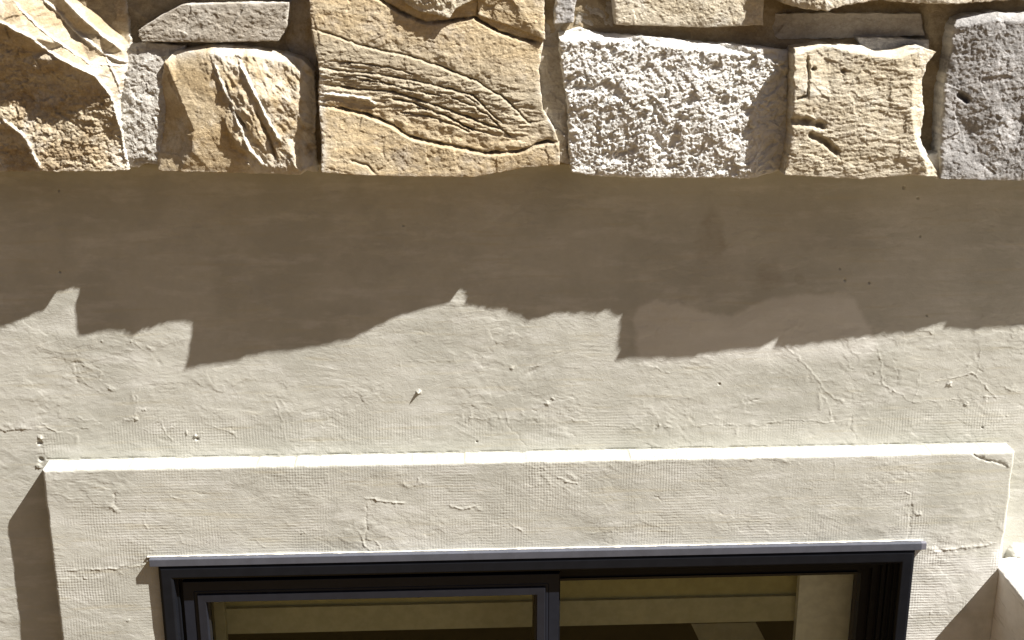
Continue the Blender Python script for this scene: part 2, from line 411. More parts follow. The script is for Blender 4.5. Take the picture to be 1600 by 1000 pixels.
# the lap left of and above the surround
add_ridge(H, X, Z, [(-300, 677), (70, 672)], 0, .002, .0016, .02, seed=7)
stain_or_shade = np.zeros(X.shape); pale_or_glow = np.zeros(X.shape)
nzx = .030*fbm(X, Z, 16, 5, 71, .6); nzz = .030*fbm(X, Z, 16, 5, 72, .6)
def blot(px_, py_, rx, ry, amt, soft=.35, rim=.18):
    global stain_or_shade
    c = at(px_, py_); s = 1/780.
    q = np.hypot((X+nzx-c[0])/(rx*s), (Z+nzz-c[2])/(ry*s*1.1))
    stain_or_shade = stain_or_shade+amt*1.6*(.65+.9*np.clip(fbm(X, Z, 22, 4, 75, .6)+.3, 0, 1))*(1-sstep(1-soft, 1+soft*.4, q))+amt*rim*np.exp(-((q-1)/.07)**2)
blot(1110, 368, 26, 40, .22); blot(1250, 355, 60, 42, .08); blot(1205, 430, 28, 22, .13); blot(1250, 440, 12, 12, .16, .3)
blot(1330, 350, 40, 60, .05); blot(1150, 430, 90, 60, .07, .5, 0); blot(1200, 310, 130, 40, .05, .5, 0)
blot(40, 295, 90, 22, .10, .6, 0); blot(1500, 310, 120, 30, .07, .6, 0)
blot(300, 300, 300, 30, .06, .7, 0); blot(800, 300, 300, 28, .06, .7, 0)  # broad faint darker bands along the wall right below the stones
stain_or_shade = np.clip(stain_or_shade, 0, .6)
# reflected sunlight painted into the stucco colour as a paler, ragged area
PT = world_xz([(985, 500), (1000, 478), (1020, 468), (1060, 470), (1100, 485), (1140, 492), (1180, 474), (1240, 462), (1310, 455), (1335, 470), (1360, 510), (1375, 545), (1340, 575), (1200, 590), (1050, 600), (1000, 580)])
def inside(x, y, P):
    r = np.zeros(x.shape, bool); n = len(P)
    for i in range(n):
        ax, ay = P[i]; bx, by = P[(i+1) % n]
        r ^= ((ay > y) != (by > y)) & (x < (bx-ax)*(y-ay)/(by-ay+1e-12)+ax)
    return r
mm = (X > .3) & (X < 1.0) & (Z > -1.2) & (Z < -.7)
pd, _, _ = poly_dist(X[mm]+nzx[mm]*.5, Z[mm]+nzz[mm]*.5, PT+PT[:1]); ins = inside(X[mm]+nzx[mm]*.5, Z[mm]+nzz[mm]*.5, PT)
pale_or_glow[mm] = .40*sstep(-.006, .010, np.where(ins, pd, -pd))*sstep(-1.0, -.955, Z[mm])
meshm = .25+.75*np.exp(-((Z+1.13)/.045)**2)
meshm = (meshm-.2)*np.where((X > -.9) & (X < 1.24), 1, .4)*sstep(-1.03, -1.09, Z)
cx = (xs[:-1]+xs[1:])/2; cz = (zs[:-1]+zs[1:])/2
CX, CZ = np.meshgrid(cx, cz)
mask = ~((CX > WX0-.01) & (CX < WX1+.01) & (CZ > WZ0-.01) & (CZ < WZ1+.01))
P = np.stack([X, -H, Z], -1)[::-1]
wall = relief_sheet('stucco_wall', P, mask[::-1], M_WALL, .16, {'stain_or_shade': stain_or_shade[::-1], 'pale_or_glow': pale_or_glow[::-1], 'mesh': meshm[::-1]})
tag(wall, 'pale beige hand trowelled stucco wall under the overhanging stones', 'wall', kind='thing')

# ------------------------------------------------------------------ window surround
T = .05
TX0, TX1, TZ0, TZ1 = -.8755, 1.2205, -2.62, -1.181
xs = axis([(TX0, TX1, .0017)]); zs = axis([(TZ0, -1.78, .02), (-1.78, TZ1, .0017)])
X, Z = np.meshgrid(xs, zs)
H = T+.0014*fbm(X, Z, 4, 2, 211)+.0007*fbm(X, Z, 14, 3, 212)
wz = fbm(X*.8, Z*1.6, 16, 4, 231, .6)
edge = np.clip((fbm(X, Z*1.4, 5, 3, 221)+.08)*3, 0, 1)*.9+.1
H += .0003*edge*np.maximum(0, ridged(X+.03*wz, Z*1.7+.02*wz, 9, 4, 241)-.3)*1.6+scrapes(X, Z, 850, .00032)+.00022*fbm(X, Z, 75, 3, 261, .6)*edge
for k_ in range(4):
    f = fbm(X*.9+k_*3, Z*1.3-k_, 6.0, 4, 260+k_, .6); H += .00030*edge*sstep(-.004, .004, f-(.12*k_-.15))
for _ in range(60):
    cx = R.uniform(TX0, TX1); cz = R.uniform(-1.42, -1.19) if R.random() < .7 else R.uniform(-1.75, -1.2)
    a = R.gauss(-.2, .8); L = R.uniform(.008, .04); b_ = a+R.uniform(-.8, .8)
    pts = [(cx, cz), (cx+L*math.cos(a), cz+L*math.sin(a)), (cx+L*math.cos(a)+L*.8*math.cos(b_), cz+L*math.sin(a)+L*.8*math.sin(b_))]
    add_ridge(H, X, Z, pts, R.uniform(.0002, .0008)*(1 if R.random() < .7 else -1), R.uniform(.0010, .0020), px=False, seed=_+500)
TR = [([(568, 778), (600, 782), (632, 786)], .0016, .002), ([(572, 785), (574, 820), (570, 850)], -.0014, .0018), ([(700, 790), (725, 795), (745, 790)], .0014, .002),
 ([(870, 745), (905, 758)], .0016, .0015), ([(1520, 708), (1535, 718), (1575, 726)], -.0035, .0022), ([(180, 770), (175, 800)], -.0012, .002),
 ([(100, 890), (180, 888), (232, 880)], .0014, .002), ([(1440, 858), (1500, 856), (1560, 848)], .0016, .003), ([(1425, 770), (1420, 845)], -.0012, .002),
 ([(655, 745), (648, 760)], .0012, .002), ([(560, 830), (568, 850), (580, 862)], .0014, .0016), ([(1150, 720), (1200, 715), (1240, 722)], .0012, .003)]
for i, (p, h, w) in enumerate(TR): add_ridge(H, X, Z, p, h, w, d=T, seed=700+i)
crumbs(H, X, Z, TR, T, 50, 6)
for px_, py_, h, w in [(1437, 803, .006, .005), (1437, 846, .006, .006), (1415, 852, .005, .004), (472, 834, .003, .003), (188, 895, .003, .004), (1575, 728, .004, .005), (200, 970, .003, .004), (134, 903, .003, .004), (232, 876, .005, .006)]:
    c = at(px_, py_, T); dd = np.hypot(X-c[0]+.003*pn(X*190, Z*190, 3), Z-c[2]+.003*pn(X*190, Z*190, 4)); H += h*.6*(.6+.6*pn(X*260, Z*260, 8))*np.exp(-(dd/(w*.8))**3)
# worn arrises
ed = np.minimum(np.minimum(X-TX0, TX1-X), TZ1-Z)
H -= (.0030+.0030*np.clip(fbm(X, Z, 35, 3, 281)+.2, 0, 1))*np.exp(-(ed/.0022)**1.5)
dzT = .0028*fbm(X, Z*0, 22, 4, 290)*np.exp(-(TZ1-Z)/.006)-.0060*np.clip(fbm(X, Z*0, 45, 5, 291, .65), 0, 1)*np.exp(-(TZ1-Z)/.004)
dxT = .0030*fbm(X*0, Z, 22, 4, 292)*(np.exp(-(X-TX0)/.006)+np.exp(-(TX1-X)/.006))
hole_x = np.exp(-np.abs(X-WX0)/.005)+np.exp(-np.abs(X-WX1)/.005)
dxT += .0022*fbm(X*0+3, Z, 30, 4, 293)*hole_x
cx = (xs[:-1]+xs[1:])/2; cz = (zs[:-1]+zs[1:])/2
CX, CZ = np.meshgrid(cx, cz)
mask = ~((CX > WX0) & (CX < WX1) & (CZ > WZ0) & (CZ < WZ1))
P = np.stack([X+dxT, -H, Z+dzT], -1)[::-1]
meshm = np.clip(.55+.8*fbm(X, Z, 3, 2, 295), .15, 1.0)
pale_or_glow = .75*sstep(.90, 1.08, X+.5*fbm(X, Z, 12, 4, 296)*.2)*sstep(-1.36, -1.44, Z+.08*fbm(X, Z, 14, 4, 297))+.0
pale_or_glow = pale_or_glow*np.clip(.7+.9*fbm(X, Z, 18, 4, 298), 0, 1)
sur = relief_sheet('window_surround', P, mask[::-1], M_TRIM, .004, {'stain_or_shade': np.zeros(X.shape), 'pale_or_glow': pale_or_glow[::-1], 'mesh': meshm[::-1]}, skirt=4, sk_noise=.0008)
tag(sur, 'raised flat stucco band framing the black window, mesh print on its face', 'window surround', kind='thing')

# ------------------------------------------------------------------ stones
def delaunay(pts):
    p = np.array(pts)[:, :2]; n = len(p); tris = []
    for i in range(n):
        for j in range(i+1, n):
            for k in range(j+1, n):
                a, b, c = p[i], p[j], p[k]
                D_ = 2*(a[0]*(b[1]-c[1])+b[0]*(c[1]-a[1])+c[0]*(a[1]-b[1]))
                if abs(D_) < 1e-6: continue
                ux = ((a@a)*(b[1]-c[1])+(b@b)*(c[1]-a[1])+(c@c)*(a[1]-b[1]))/D_
                uy = ((a@a)*(c[0]-b[0])+(b@b)*(a[0]-c[0])+(c@c)*(b[0]-a[0]))/D_
                r2 = (a[0]-ux)**2+(a[1]-uy)**2
                dd = (p[:, 0]-ux)**2+(p[:, 1]-uy)**2; dd[[i, j, k]] = 1e18
                if dd.min() >= r2*(1-1e-7): tris.append((i, j, k))
    return tris
_rj = random.Random(9)
def facet_depth(PX, PY, pts):
    pts = [(x+_rj.uniform(-.3, .3), y+_rj.uniform(-.3, .3), d) for x, y, d in pts]
    x0, x1, y0, y1 = PX.min()-60, PX.max()+60, PY.min()-60, PY.max()+60
    def near(x, y): return min(pts, key=lambda p: (p[0]-x)**2+(p[1]-y)**2)[2]
    ext = [(x0, y0), (x1, y0), (x0, y1), (x1, y1), ((x0+x1)/2, y0-9), ((x0+x1)/2+3, y1+8)]
    pts = pts+[(x, y, near(x, y)) for x, y in ext]
    out = np.full(PX.shape, np.nan); A = np.array(pts)
    for i, j, k in delaunay(pts):
        a, b, c = A[i], A[j], A[k]
        D_ = (b[1]-c[1])*(a[0]-c[0])+(c[0]-b[0])*(a[1]-c[1])
        w0 = ((b[1]-c[1])*(PX-c[0])+(c[0]-b[0])*(PY-c[1]))/D_
        w1 = ((c[1]-a[1])*(PX-c[0])+(a[0]-c[0])*(PY-c[1]))/D_
        m = (w0 >= -1e-6) & (w1 >= -1e-6) & (w0+w1 <= 1+1e-6)
        out = np.where(m, w0*a[2]+w1*b[2]+(1-w0-w1)*c[2], out)
    return np.where(np.isnan(out), A[:, 2].mean(), out)
def resample(pts, n):
    p = np.array(pts, float); s = np.r_[0, np.cumsum(np.hypot(*np.diff(p, axis=0).T))]; t = np.linspace(0, s[-1], n)
    return np.stack([np.interp(t, s, p[:, 0]), np.interp(t, s, p[:, 1])], 1)
def blur(a, n):
    for _ in range(n):
        b = np.pad(a, 1, mode='edge')
        a = (b[:-2, 1:-1]+b[2:, 1:-1]+b[1:-1, :-2]+b[1:-1, 2:]+4*b[1:-1, 1:-1])/8
    return a
clad = empty('stone_cladding', (0.15, 0, -.56), 'course of rough split sandstone and limestone blocks overhanging the stucco', 'stone wall')
def stone(label, top, bottom, left, right, ctrl, m, back=-.01, jag=2.5, amp=.004, rough=None, cracks=(), seed=1, step=1.3, rnd=.003, smooth=2, sk=.0025, tint=None, bottom_lock=True, pale=None):
    L = max(np.hypot(top[-1][0]-top[0][0], top[-1][1]-top[0][1]), np.hypot(bottom[-1][0]-bottom[0][0], bottom[-1][1]-bottom[0][1]))
    Hh = max(abs(left[-1][1]-left[0][1]), abs(right[-1][1]-right[0][1]))
    nu = int(L/step)+2; nv = int(Hh/step)+2
    t = resample(top, nu); b = resample(bottom, nu); l = resample(left, nv); r = resample(right, nv)
    # pin corners
    for e, a, c in ((t, l[0], r[0]), (b, l[-1], r[-1])):
        w = np.linspace(0, 1, nu)[:, None]; e += (a-e[0])*(1-w)**6+(c-e[-1])*w**6
    U = np.linspace(0, 1, nu)[None, :, None]; V = np.linspace(0, 1, nv)[:, None, None]
    C = (1-V)*t[None]+V*b[None]+(1-U)*l[:, None]+U*r[:, None]-((1-U)*(1-V)*t[0]+U*(1-V)*t[-1]+(1-U)*V*b[0]+U*V*b[-1])
    PX, PY = C[..., 0], C[..., 1]
    # ragged outline
    eu = np.minimum(U, 1-U)[..., 0]*L; ev = np.minimum(V, 1-V)[..., 0]*Hh
    jx = fbm(PX*0+seed, PY, .07, 4, seed+3, .6); jy = fbm(PX, PY*0+seed, .07, 4, seed+4, .6)
    PX = PX+jag*(jx+.3*fbm(PX*0+seed, PY, .3, 3, seed+6))*np.exp(-eu/7); PY = PY+jag*.8*(jy+.15*fbm(PX, PY*0+seed, .3, 3, seed+7))*np.exp(-ev/7)
    d = blur(facet_depth(PX, PY, ctrl), smooth)
    P = at(PX, PY, d)
    x, z = P[..., 0], P[..., 2]
    h = amp*fbm(x, z, 14, 6, seed, .46)+chip(x, z, 17, seed+75, amp*.5, 1.3, .15)
    if rough: h = h+rough(x, z, PX, PY)
    stain_or_shade = np.zeros(x.shape); ridge_pale = np.zeros(x.shape)
    for ck in cracks:
        pts, g, w, stp, sl_ = ck
        wx = PX+2.5*fbm(PX, PY, .09, 4, seed+40, .65); wy = PY+2.5*fbm(PX, PY, .09, 4, seed+41, .65)
        dd, sd, tt = poly_dist(wx, wy, pts)
        fade = np.clip(np.minimum(tt, 1-tt)*10+.1, 0, 1)*(.6+.8*np.clip(fbm(PX, PY, .05, 2, seed+50)+.4, 0, 1))
        h = h-1.25*g*fade*np.exp(-np.abs(dd/w)**3)+1.3*stp*fade*(sd < 0)*np.exp(-(dd/sl_)**1.5)
        if g < 0: ridge_pale = np.maximum(ridge_pale, np.clip(fade, 0, 1)*np.exp(-(dd/(w*1.6))**2))
        if g > 0: stain_or_shade = np.maximum(stain_or_shade, .7*np.clip(fade, 0, 1)*np.exp(-(dd/(w*1.1))**2))  # shade in the undercut cracks painted as a darker line
    ew = np.minimum(eu, ev)/800.
    h = h-rnd*(.5+np.clip(fbm(x, z, 60, 3, seed+60)+.4, 0, 1.2))*np.exp(-(ew/.0025))
    h = h+chips(x, z, 60, seed+70, amp*.16)
    if bottom_lock: h = h*(.35+.65*sstep(0, 12, ev))
    P = P.copy(); P[..., 1] -= h
    mask = np.ones((P.shape[0]-1, P.shape[1]-1), bool)
    o = relief_sheet('stone', P, mask, m, back, {'stain_or_shade': stain_or_shade, 'tint': (tint(PX, PY) if tint else stain_or_shade*0), 'rim': np.clip(.75*np.exp(-ew/.0045)*np.clip(.35+1.6*fbm(x, z, 35, 4, seed+88, .6), 0, 1)+.8*ridge_pale+(pale(PX, PY)*np.clip(.6+1.8*fbm(x, z, 28, 5, seed+89, .65), 0, 1) if pale else 0), 0, .95)}, skirt=16, sk_noise=sk, seed=seed)
    adopt(o, clad); tag(o, label); return o

def R_gran(a, f=55, seed=3, fr=.5):
    return lambda x, z, px, py: a*fbm(x, z, f, 5, seed, .62)
def R_pit(x, z, px, py):      # deeply pitted crumbly limestone
    w = .012*fbm(x, z, 22, 3, 5)
    xr = x*.82+z*.57; zr = -x*.57+z*.82
    r1 = ridged(xr*1.35+w, zr*.95+w, 24, 5, 8, .6)
    d1, d2, v = cell(x+w, z+w, 62, 9)
    e1, e2, v2 = cell(x+w, z+w, 30, 19)
    w2 = .006*fbm(x, z, 60, 3, 6)
    p1 = sstep(.02, .30, fbm(xr*1.0+w, zr*1.9+w, 30, 4, 8, .6)); p2 = sstep(.05, .30, fbm(xr+w2, zr*1.5+w2, 85, 3, 81, .6))
    p3 = sstep(-.35, -.05, fbm(x+w, z+w, 9, 2, 82))
    rd = np.maximum(0, ridged(xr*.8+w2, zr*1.7, 55, 3, 83, .6)-.25)
    p0 = sstep(.10, .34, fbm(xr+w, zr*1.5+w, 17, 4, 84, .6))
    return -.0042*p1*p3-.0048*p0-.0016*p2+.0022*rd+chips(x+w, z+w, 90, 9, .0008, 2, 1.2)+chip(x+w, z+w, 20, 88, .0014, 1.3, .25)+.0010*(v2-.5)
def R_crust(a=.003, sx=1.0, sz=1.6, f=26, sd=4):
    def g(x, z, px, py):
        w = .01*fbm(x, z, 30, 3, sd+5)
        d1, d2, v = cell(x*sx+w, z*sz+w, f*1.6, sd)
        return a*.42*ridged(x*sx+w, z*sz+w, f, 5, sd, .5)+chips(x*sx+w, z*sz+w, f*2, sd, a*.35, 3, 1.1)+a*.4*fbm(x*sx, z*sz, 120, 3, sd+8, .6)
    return g
def R_diag(x, z, px, py):     # ragged diagonal ribs of the folded block
    w = .010*fbm(x, z, 25, 4, 15)
    s = (x*.88+z*.48)
    q = (-x*.48+z*.88)
    m = sstep(300, 345, px-(py-90)*.30)
    return m*(.0070*ridged(s*1.0+w, q*.20+w, 24, 3, 18, .45)+.0030*ridged(s+w, q*.5, 70, 3, 19, .5)*sstep(-.2, .3, fbm(x, z, 25, 2, 20)))+.0010*fbm(x, z, 90, 3, 33, .6)+m*chips(s*1.2, q*.6, 60, 31, .0016, 3, 1.2)+(1-m)*.0012*fbm(s, q*.3, 60, 3, 35, .5)
def R_crag(x, z, px, py):
    w = .012*fbm(x, z, 20, 3, 25)
    low = sstep(0, 26, py-(40+px*.55))
    s = (x*.8+z*.6); q = (-x*.6+z*.8)
    d1, d2, v = cell(x+w, z*1.3+w, 75, 29)
    return low*(.0020*ridged(x+w, z*1.2+w, 34, 4, 27, .5)+chips(x, z*1.2, 70, 29, .0024, 3, 1.2)+.0010*fbm(x, z, 120, 3, 24, .6))+(1-low)*(.0030*ridged(s*.25+w, q+w, 34, 3, 28, .45)+.0012*fbm(s*.4, q, 90, 3, 26, .55))
def R_layer(x, z, px, py):    # thin broken laminae in the middle band
    yc = 118+(px-500)*.20; band = np.exp(-((py-yc)/42)**4)*sstep(500, 560, px+40)*sstep(870, 800, px)
    t = (z+.30*x+.018*fbm(x, z, 7, 3, 45))
    saw = (t*62+.9*fbm(x, z, 16, 3, 47)) % 1.0
    g = .0011*fbm(x, z, 60, 5, 49, .6)*(1-.5*band)+(1-band)*chips(x, z*1.4, 90, 52, .0007, 3)+band*chips(x*.4+z*.12, z*2, 60, 53, .0026, 3)
    return g+band*.0018*(saw-.5)*np.clip(fbm(x, z, 14, 3, 48)*2+.5, 0, 1.3)

BOT = .54
stone('ochre crag block with a bright diagonal ridge and a coarse lower face',
  [(-70, -60), (40, -60), (160, -50), (195, -30)], [(-70, 268), (60, 268), (150, 269), (202, 266)],
  [(-70, -60), (-75, 100), (-70, 268)], [(195, -30), (205, 70), (196, 110), (186, 160), (190, 205), (202, 266)],
  [(-70, -60, .09), (60, -60, .085), (195, -40, .035), (97, -5, .088), (128, 26, .095), (160, 55, .094), (192, 80, .088), (150, 8, .050), (178, 44, .050), (200, 66, .055),
   (60, -10, .078), (95, 22, .078), (120, 50, .075), (165, 84, .078),
   (-70, 0, .13), (0, 34, .130), (44, 56, .131), (98, 94, .130), (148, 117, .126), (170, 150, .118), (189, 202, .108),
   (20, 0, .112), (60, 40, .106), (100, 70, .106), (140, 96, .108), (180, 100, .100), (204, 110, .09), (200, 160, .09), (204, 230, .094), (202, 266, .10),
   (-70, 60, .11), (0, 62, .108), (40, 90, .102), (85, 122, .104), (120, 150, .110), (0, 130, .080), (40, 150, .086), (95, 190, .100),
   (0, 183, .090), (38, 212, .104), (66, 268, .112), (-20, 268, .07), (-70, 200, .06), (-70, 268, .05), (20, 240, .085), (145, 268, .115), (150, 200, .113), (110, 240, .112)],
  GOLDD, amp=.003, rough=R_crag, seed=11, smooth=2, jag=4, pale=lambda px, py: .95*np.exp(-((px-198)/16)**2)*sstep(70, 110, py)+.35*np.exp(-((py-(70+px*.35))/30)**2),
  cracks=[([(-60, 10), (0, 34), (44, 56), (98, 94), (148, 117), (175, 150), (190, 205), (200, 262)], -.0050, 2.0, 0, 5), ([(60, -10), (95, 22), (120, 50), (165, 84), (204, 100)], -.0050, 2.0, 0, 5),
          ([(97, -5), (128, 26), (160, 55), (195, 78)], -.0040, 1.8, 0, 5), ([(20, 0), (60, 42), (100, 72), (140, 98), (196, 104)], -.0030, 1.5, 0, 5), ([(165, 84), (185, 130), (196, 170), (205, 230)], -.0035, 1.6, 0, 5),
          ([(0, 183), (38, 212), (66, 268)], -.0025, 2.0, 0, 5)])
stone('grey crumbly packing stone wedged between two ochre blocks',
  [(180, 72), (225, 66), (290, 72)], [(194, 260), (216, 262), (226, 256), (254, 257)],
  [(180, 72), (178, 150), (194, 260)], [(290, 72), (266, 130), (254, 257)],
  [(180, 72, .060), (290, 72, .075), (225, 100, .092), (194, 260, .090), (254, 257, .088), (228, 200, .094), (210, 130, .096)],
  SMEAR, amp=.004, rough=R_crust(.0040, 1, 1, 34, 61), seed=13, jag=4)
stone('grey beige slab with a straight lower edge above the folded block',
  [(216, 47), (245, 28), (283, 7), (360, 5), (452, 4)], [(223, 65), (330, 66), (436, 64)],
  [(216, 47), (216, 56), (223, 65)], [(452, 4), (449, 40), (436, 64)],
  [(216, 50, .090), (283, 7, .095), (452, 4, .104), (436, 64, .104), (330, 30, .102), (223, 65, .092)],
  GREYB, amp=.0025, rough=R_crust(.0022, 1, 1.5, 30, 65), seed=17, jag=2)
stone('ochre block with ragged diagonal folds and a shaded left corner',
  [(256, 98), (274, 80), (330, 70), (400, 74), (446, 84), (470, 92), (490, 110)], [(247, 268), (330, 270), (410, 271), (470, 273), (480, 266), (496, 269)],
  [(256, 98), (248, 150), (243, 210), (247, 268)], [(490, 110), (495, 160), (492, 210), (496, 269)],
  [(262, 102, .100), (250, 160, .078), (247, 210, .080), (249, 268, .100), (275, 135, .112), (303, 205, .130), (300, 235, .130), (283, 266, .122),
   (330, 69, .088), (400, 73, .090), (446, 83, .092), (274, 79, .085), (330, 84, .112), (335, 140, .124), (350, 200, .128), (370, 266, .116), (400, 88, .114), (400, 150, .134), (395, 210, .128), (425, 262, .106),
   (440, 97, .112), (470, 108, .106), (428, 130, .118), (462, 160, .116), (488, 120, .085), (490, 170, .078), (490, 220, .078), (496, 272, .10), (472, 190, .104), (470, 266, .103), (445, 215, .112), (330, 266, .117)],
  GOLD, amp=.003, rough=R_diag, seed=19, smooth=1, jag=3, pale=lambda px, py: .45*sstep(320, 350, px-(py-90)*.3)+.6*np.exp(-((py-82)/10)**2)+.9*sstep(466, 480, px),
  cracks=[([(330, 86), (352, 140), (372, 190), (392, 235), (418, 262)], -.0045, 2.2, 0, 5), ([(372, 90), (396, 140), (418, 185), (440, 222)], -.0045, 2.2, 0, 5),
          ([(350, 120), (362, 170), (388, 205)], .0050, 2.5, 0, 5), ([(398, 170), (420, 215), (432, 250)], .0050, 3.0, 0, 5)])
stone('deep set brown stone in shadow left of the layered block',
  [(446, -70), (490, -70)], [(440, 92), (500, 112)],
  [(446, -70), (452, 0), (442, 60), (440, 92)], [(490, -70), (494, 20), (500, 112)],
  [(446, -70, .05), (490, -70, .06), (442, 92, .05), (500, 112, .065)], GOLDD, amp=.004, rough=R_crust(.002), seed=23)
stone('large golden block with curved layers and long dark splits',
  [(483, -75), (600, -80), (700, -72), (850, -75)], [(502, 270), (560, 274), (620, 276), (740, 277), (780, 270), (820, 262), (875, 258)],
  [(483, -75), (483, 0), (488, 60), (499, 110), (497, 160), (502, 215), (502, 270)], [(850, -75), (849, 10), (851, 55), (842, 110), (848, 170), (866, 200), (874, 225), (875, 258)],
  [(483, -75, .115), (850, -75, .105), (483, 0, .125), (499, 110, .135), (497, 160, .132), (502, 270, .147), (620, 277, .131), (740, 277, .122), (790, 270, .110), (875, 258, .101),
   (620, 40, .128), (700, 60, .126), (800, 60, .118), (850, 100, .110), (600, 120, .132), (700, 150, .130), (800, 180, .120), (860, 210, .108), (600, 200, .134), (700, 230, .130), (800, 230, .118)],
  LAYER, amp=.0022, pale=lambda px, py: .95*np.exp(-((px-500)/9)**2)*sstep(95, 130, py), rough=R_layer, seed=29, jag=2.2, smooth=8, tint=lambda px, py: .75*np.exp(-((py-(95+(px-500)*.22))/52)**4),
  cracks=[
   ([(486, 44), (520, 55), (560, 70), (600, 80), (640, 88), (690, 105), (740, 125), (790, 155), (815, 180), (825, 192), (850, 190)], .0055, 1.7, -.0030, 26),
   ([(498, 164), (540, 172), (575, 180), (610, 195), (640, 215), (700, 228), (760, 240), (810, 238), (855, 222), (872, 224)], .0100, 2.6, -.0050, 34),
   ([(500, 105), (540, 112), (590, 116), (640, 125), (700, 138), (740, 150), (770, 180), (790, 195)], .0050, 1.6, -.002, 12),
   ([(505, 132), (560, 140), (610, 143), (660, 158), (700, 172), (760, 195), (790, 205)], .0055, 1.7, -.002, 12),
   ([(600, 152), (640, 160), (690, 178), (730, 200), (775, 212)], .0050, 1.5, -.0015, 10),
   ([(620, 175), (670, 182), (710, 195), (735, 208)], .0040, 1.4, 0, 10),
   ([(520, 96), (570, 100), (610, 106), (650, 117)], .0040, 1.2, 0, 8), ([(560, 124), (600, 130), (650, 143), (690, 150)], .0045, 1.2, 0, 8),
   ([(700, 150), (740, 166), (765, 182), (790, 208), (800, 216)], .0045, 1.3, 0, 8), ([(650, 168), (700, 182), (745, 208)], .0040, 1.1, 0, 8), ([(680, 132), (720, 146), (750, 164)], .0035, 1.1, 0, 8),
   ([(530, 120), (560, 118), (590, 124), (600, 134)], .0035, 1.2, 0, 8), ([(745, 27), (748, 10), (752, -20)], .004, 1.5, 0, 8),
   ([(545, 250), (575, 260), (590, 274)], .0050, 1.6, -.002, 12),
   ([(575, -10), (600, 4), (630, 22), (665, 36), (705, 33), (740, 27), (775, 48), (810, 60), (856, 70)], .0085, 2.4, -.0040, 22),
   ([(502, 146), (540, 150), (575, 155), (590, 165)], -.0040, 2.6, 0, 10)])
stone('ragged bright knob jutting out over the layered block',
  [(628, -70), (700, -75), (770, -70)], [(634, 4), (655, 19), (676, 22), (702, 29), (712, 14), (735, 2), (765, -8)],
  [(628, -70), (622, -40), (634, 4)], [(770, -70), (772, -40), (765, -8)],
  [(628, -70, .138), (770, -70, .132), (634, 4, .136), (702, 29, .140), (765, -8, .134), (680, -10, .144)],
  TAN, amp=.005, rough=R_crust(.0045, 1, 1, 30, 71), seed=31, jag=5, back=.02)
stone('sunlit tan wedge set against the upper right of the layered block',
  [(745, -70), (850, -72)], [(748, 24), (790, 38), (830, 52), (852, 62)],
  [(745, -70), (744, -20), (748, 24)], [(850, -72), (850, 0), (852, 62)],
  [(745, -70, .124), (850, -70, .122), (748, 24, .124), (852, 62, .119), (800, 0, .127)], LAYER, amp=.004, rough=R_crust(.002, 1, 1.4, 24, 73), seed=33, jag=3)
stone('thin dark brown spacer in the narrow upright joint',
  [(842, -70), (878, -70)], [(862, 250), (894, 258)], [(842, -70), (842, 60), (838, 150), (862, 250)], [(878, -70), (880, 60), (888, 150), (894, 258)],
  [(842, -70, .06), (878, 0, .07), (860, 120, .078), (880, 250, .093), (872, 60, .07), (885, 150, .086)], GREYB, amp=.005, rough=R_crust(.003), seed=35, jag=3)
stone('small pale grey stone above the white block',
  [(868, -60), (904, -60)], [(866, 38), (896, 35)], [(868, -60), (869, 0), (866, 38)], [(904, -60), (901, 0), (896, 35)],
  [(868, -60, .10), (904, -60, .10), (866, 38, .098), (896, 35, .098)], GREY, amp=.003, rough=R_crust(.002), seed=37)
stone('recessed grey brown stone in the shadow of the tan slab',
  [(904, -60), (958, -60)], [(898, 38), (958, 42)], [(904, -60), (898, 38)], [(958, -60), (958, 42)],
  [(904, -60, .05), (958, -60, .06), (898, 38, .07), (958, 42, .07)], GREYB, amp=.004, rough=R_crust(.002), seed=39)
stone('white limestone block with a deeply pitted face',
  [(873, 52), (905, 43), (938, 52), (1010, 57), (1100, 66), (1180, 73), (1238, 80)], [(893, 270), (930, 275), (1000, 278), (1090, 278), (1170, 279), (1200, 272), (1222, 266)],
  [(873, 52), (878, 110), (888, 170), (888, 230), (893, 270)], [(1238, 80), (1236, 140), (1230, 200), (1222, 266)],
  [(873, 50, .080), (938, 50, .080), (1100, 64, .086), (1238, 78, .084), (876, 64, .104), (938, 64, .106), (1010, 70, .110), (1100, 80, .112), (1180, 87, .108), (1232, 96, .100), (893, 270, .100), (965, 277, .099), (1022, 278, .107), (1053, 278, .100), (1122, 278, .101), (1173, 277, .103), (1216, 262, .094),
   (880, 160, .106), (1000, 160, .116), (1100, 170, .116), (1180, 160, .106), (1228, 170, .096)],
  WHITE, amp=.003, rough=R_pit, seed=41, smooth=3, jag=3, step=1.15, rnd=.004)
stone('flat tan slab above the white block',
  [(957, -70), (1194, -72)], [(962, 39), (1040, 41), (1100, 43), (1150, 41), (1192, 39)],
  [(957, -70), (957, -10), (962, 39)], [(1194, -72), (1195, -10), (1192, 39)],
  [(957, -70, .094), (1194, -70, .096), (962, 39, .103), (1192, 39, .104), (1080, 0, .102)], TAN, amp=.003, rough=R_crust(.0022, 1, 1.6, 26, 77), seed=43, jag=1.5)
stone('bright crumbly stone at the very top above the dark recess',
  [(1222, -75), (1376, -75)], [(1226, 5), (1260, 14), (1292, 17), (1320, 9), (1372, 0)],
  [(1222, -75), (1220, -20), (1226, 5)], [(1376, -75), (1376, -40), (1372, 0)],
  [(1222, -75, .13), (1376, -75, .13), (1226, 5, .13), (1372, 0, .128), (1290, 0, .138)], TAN, amp=.005, rough=R_crust(.004, 1, 1, 30, 79), seed=45, jag=5)
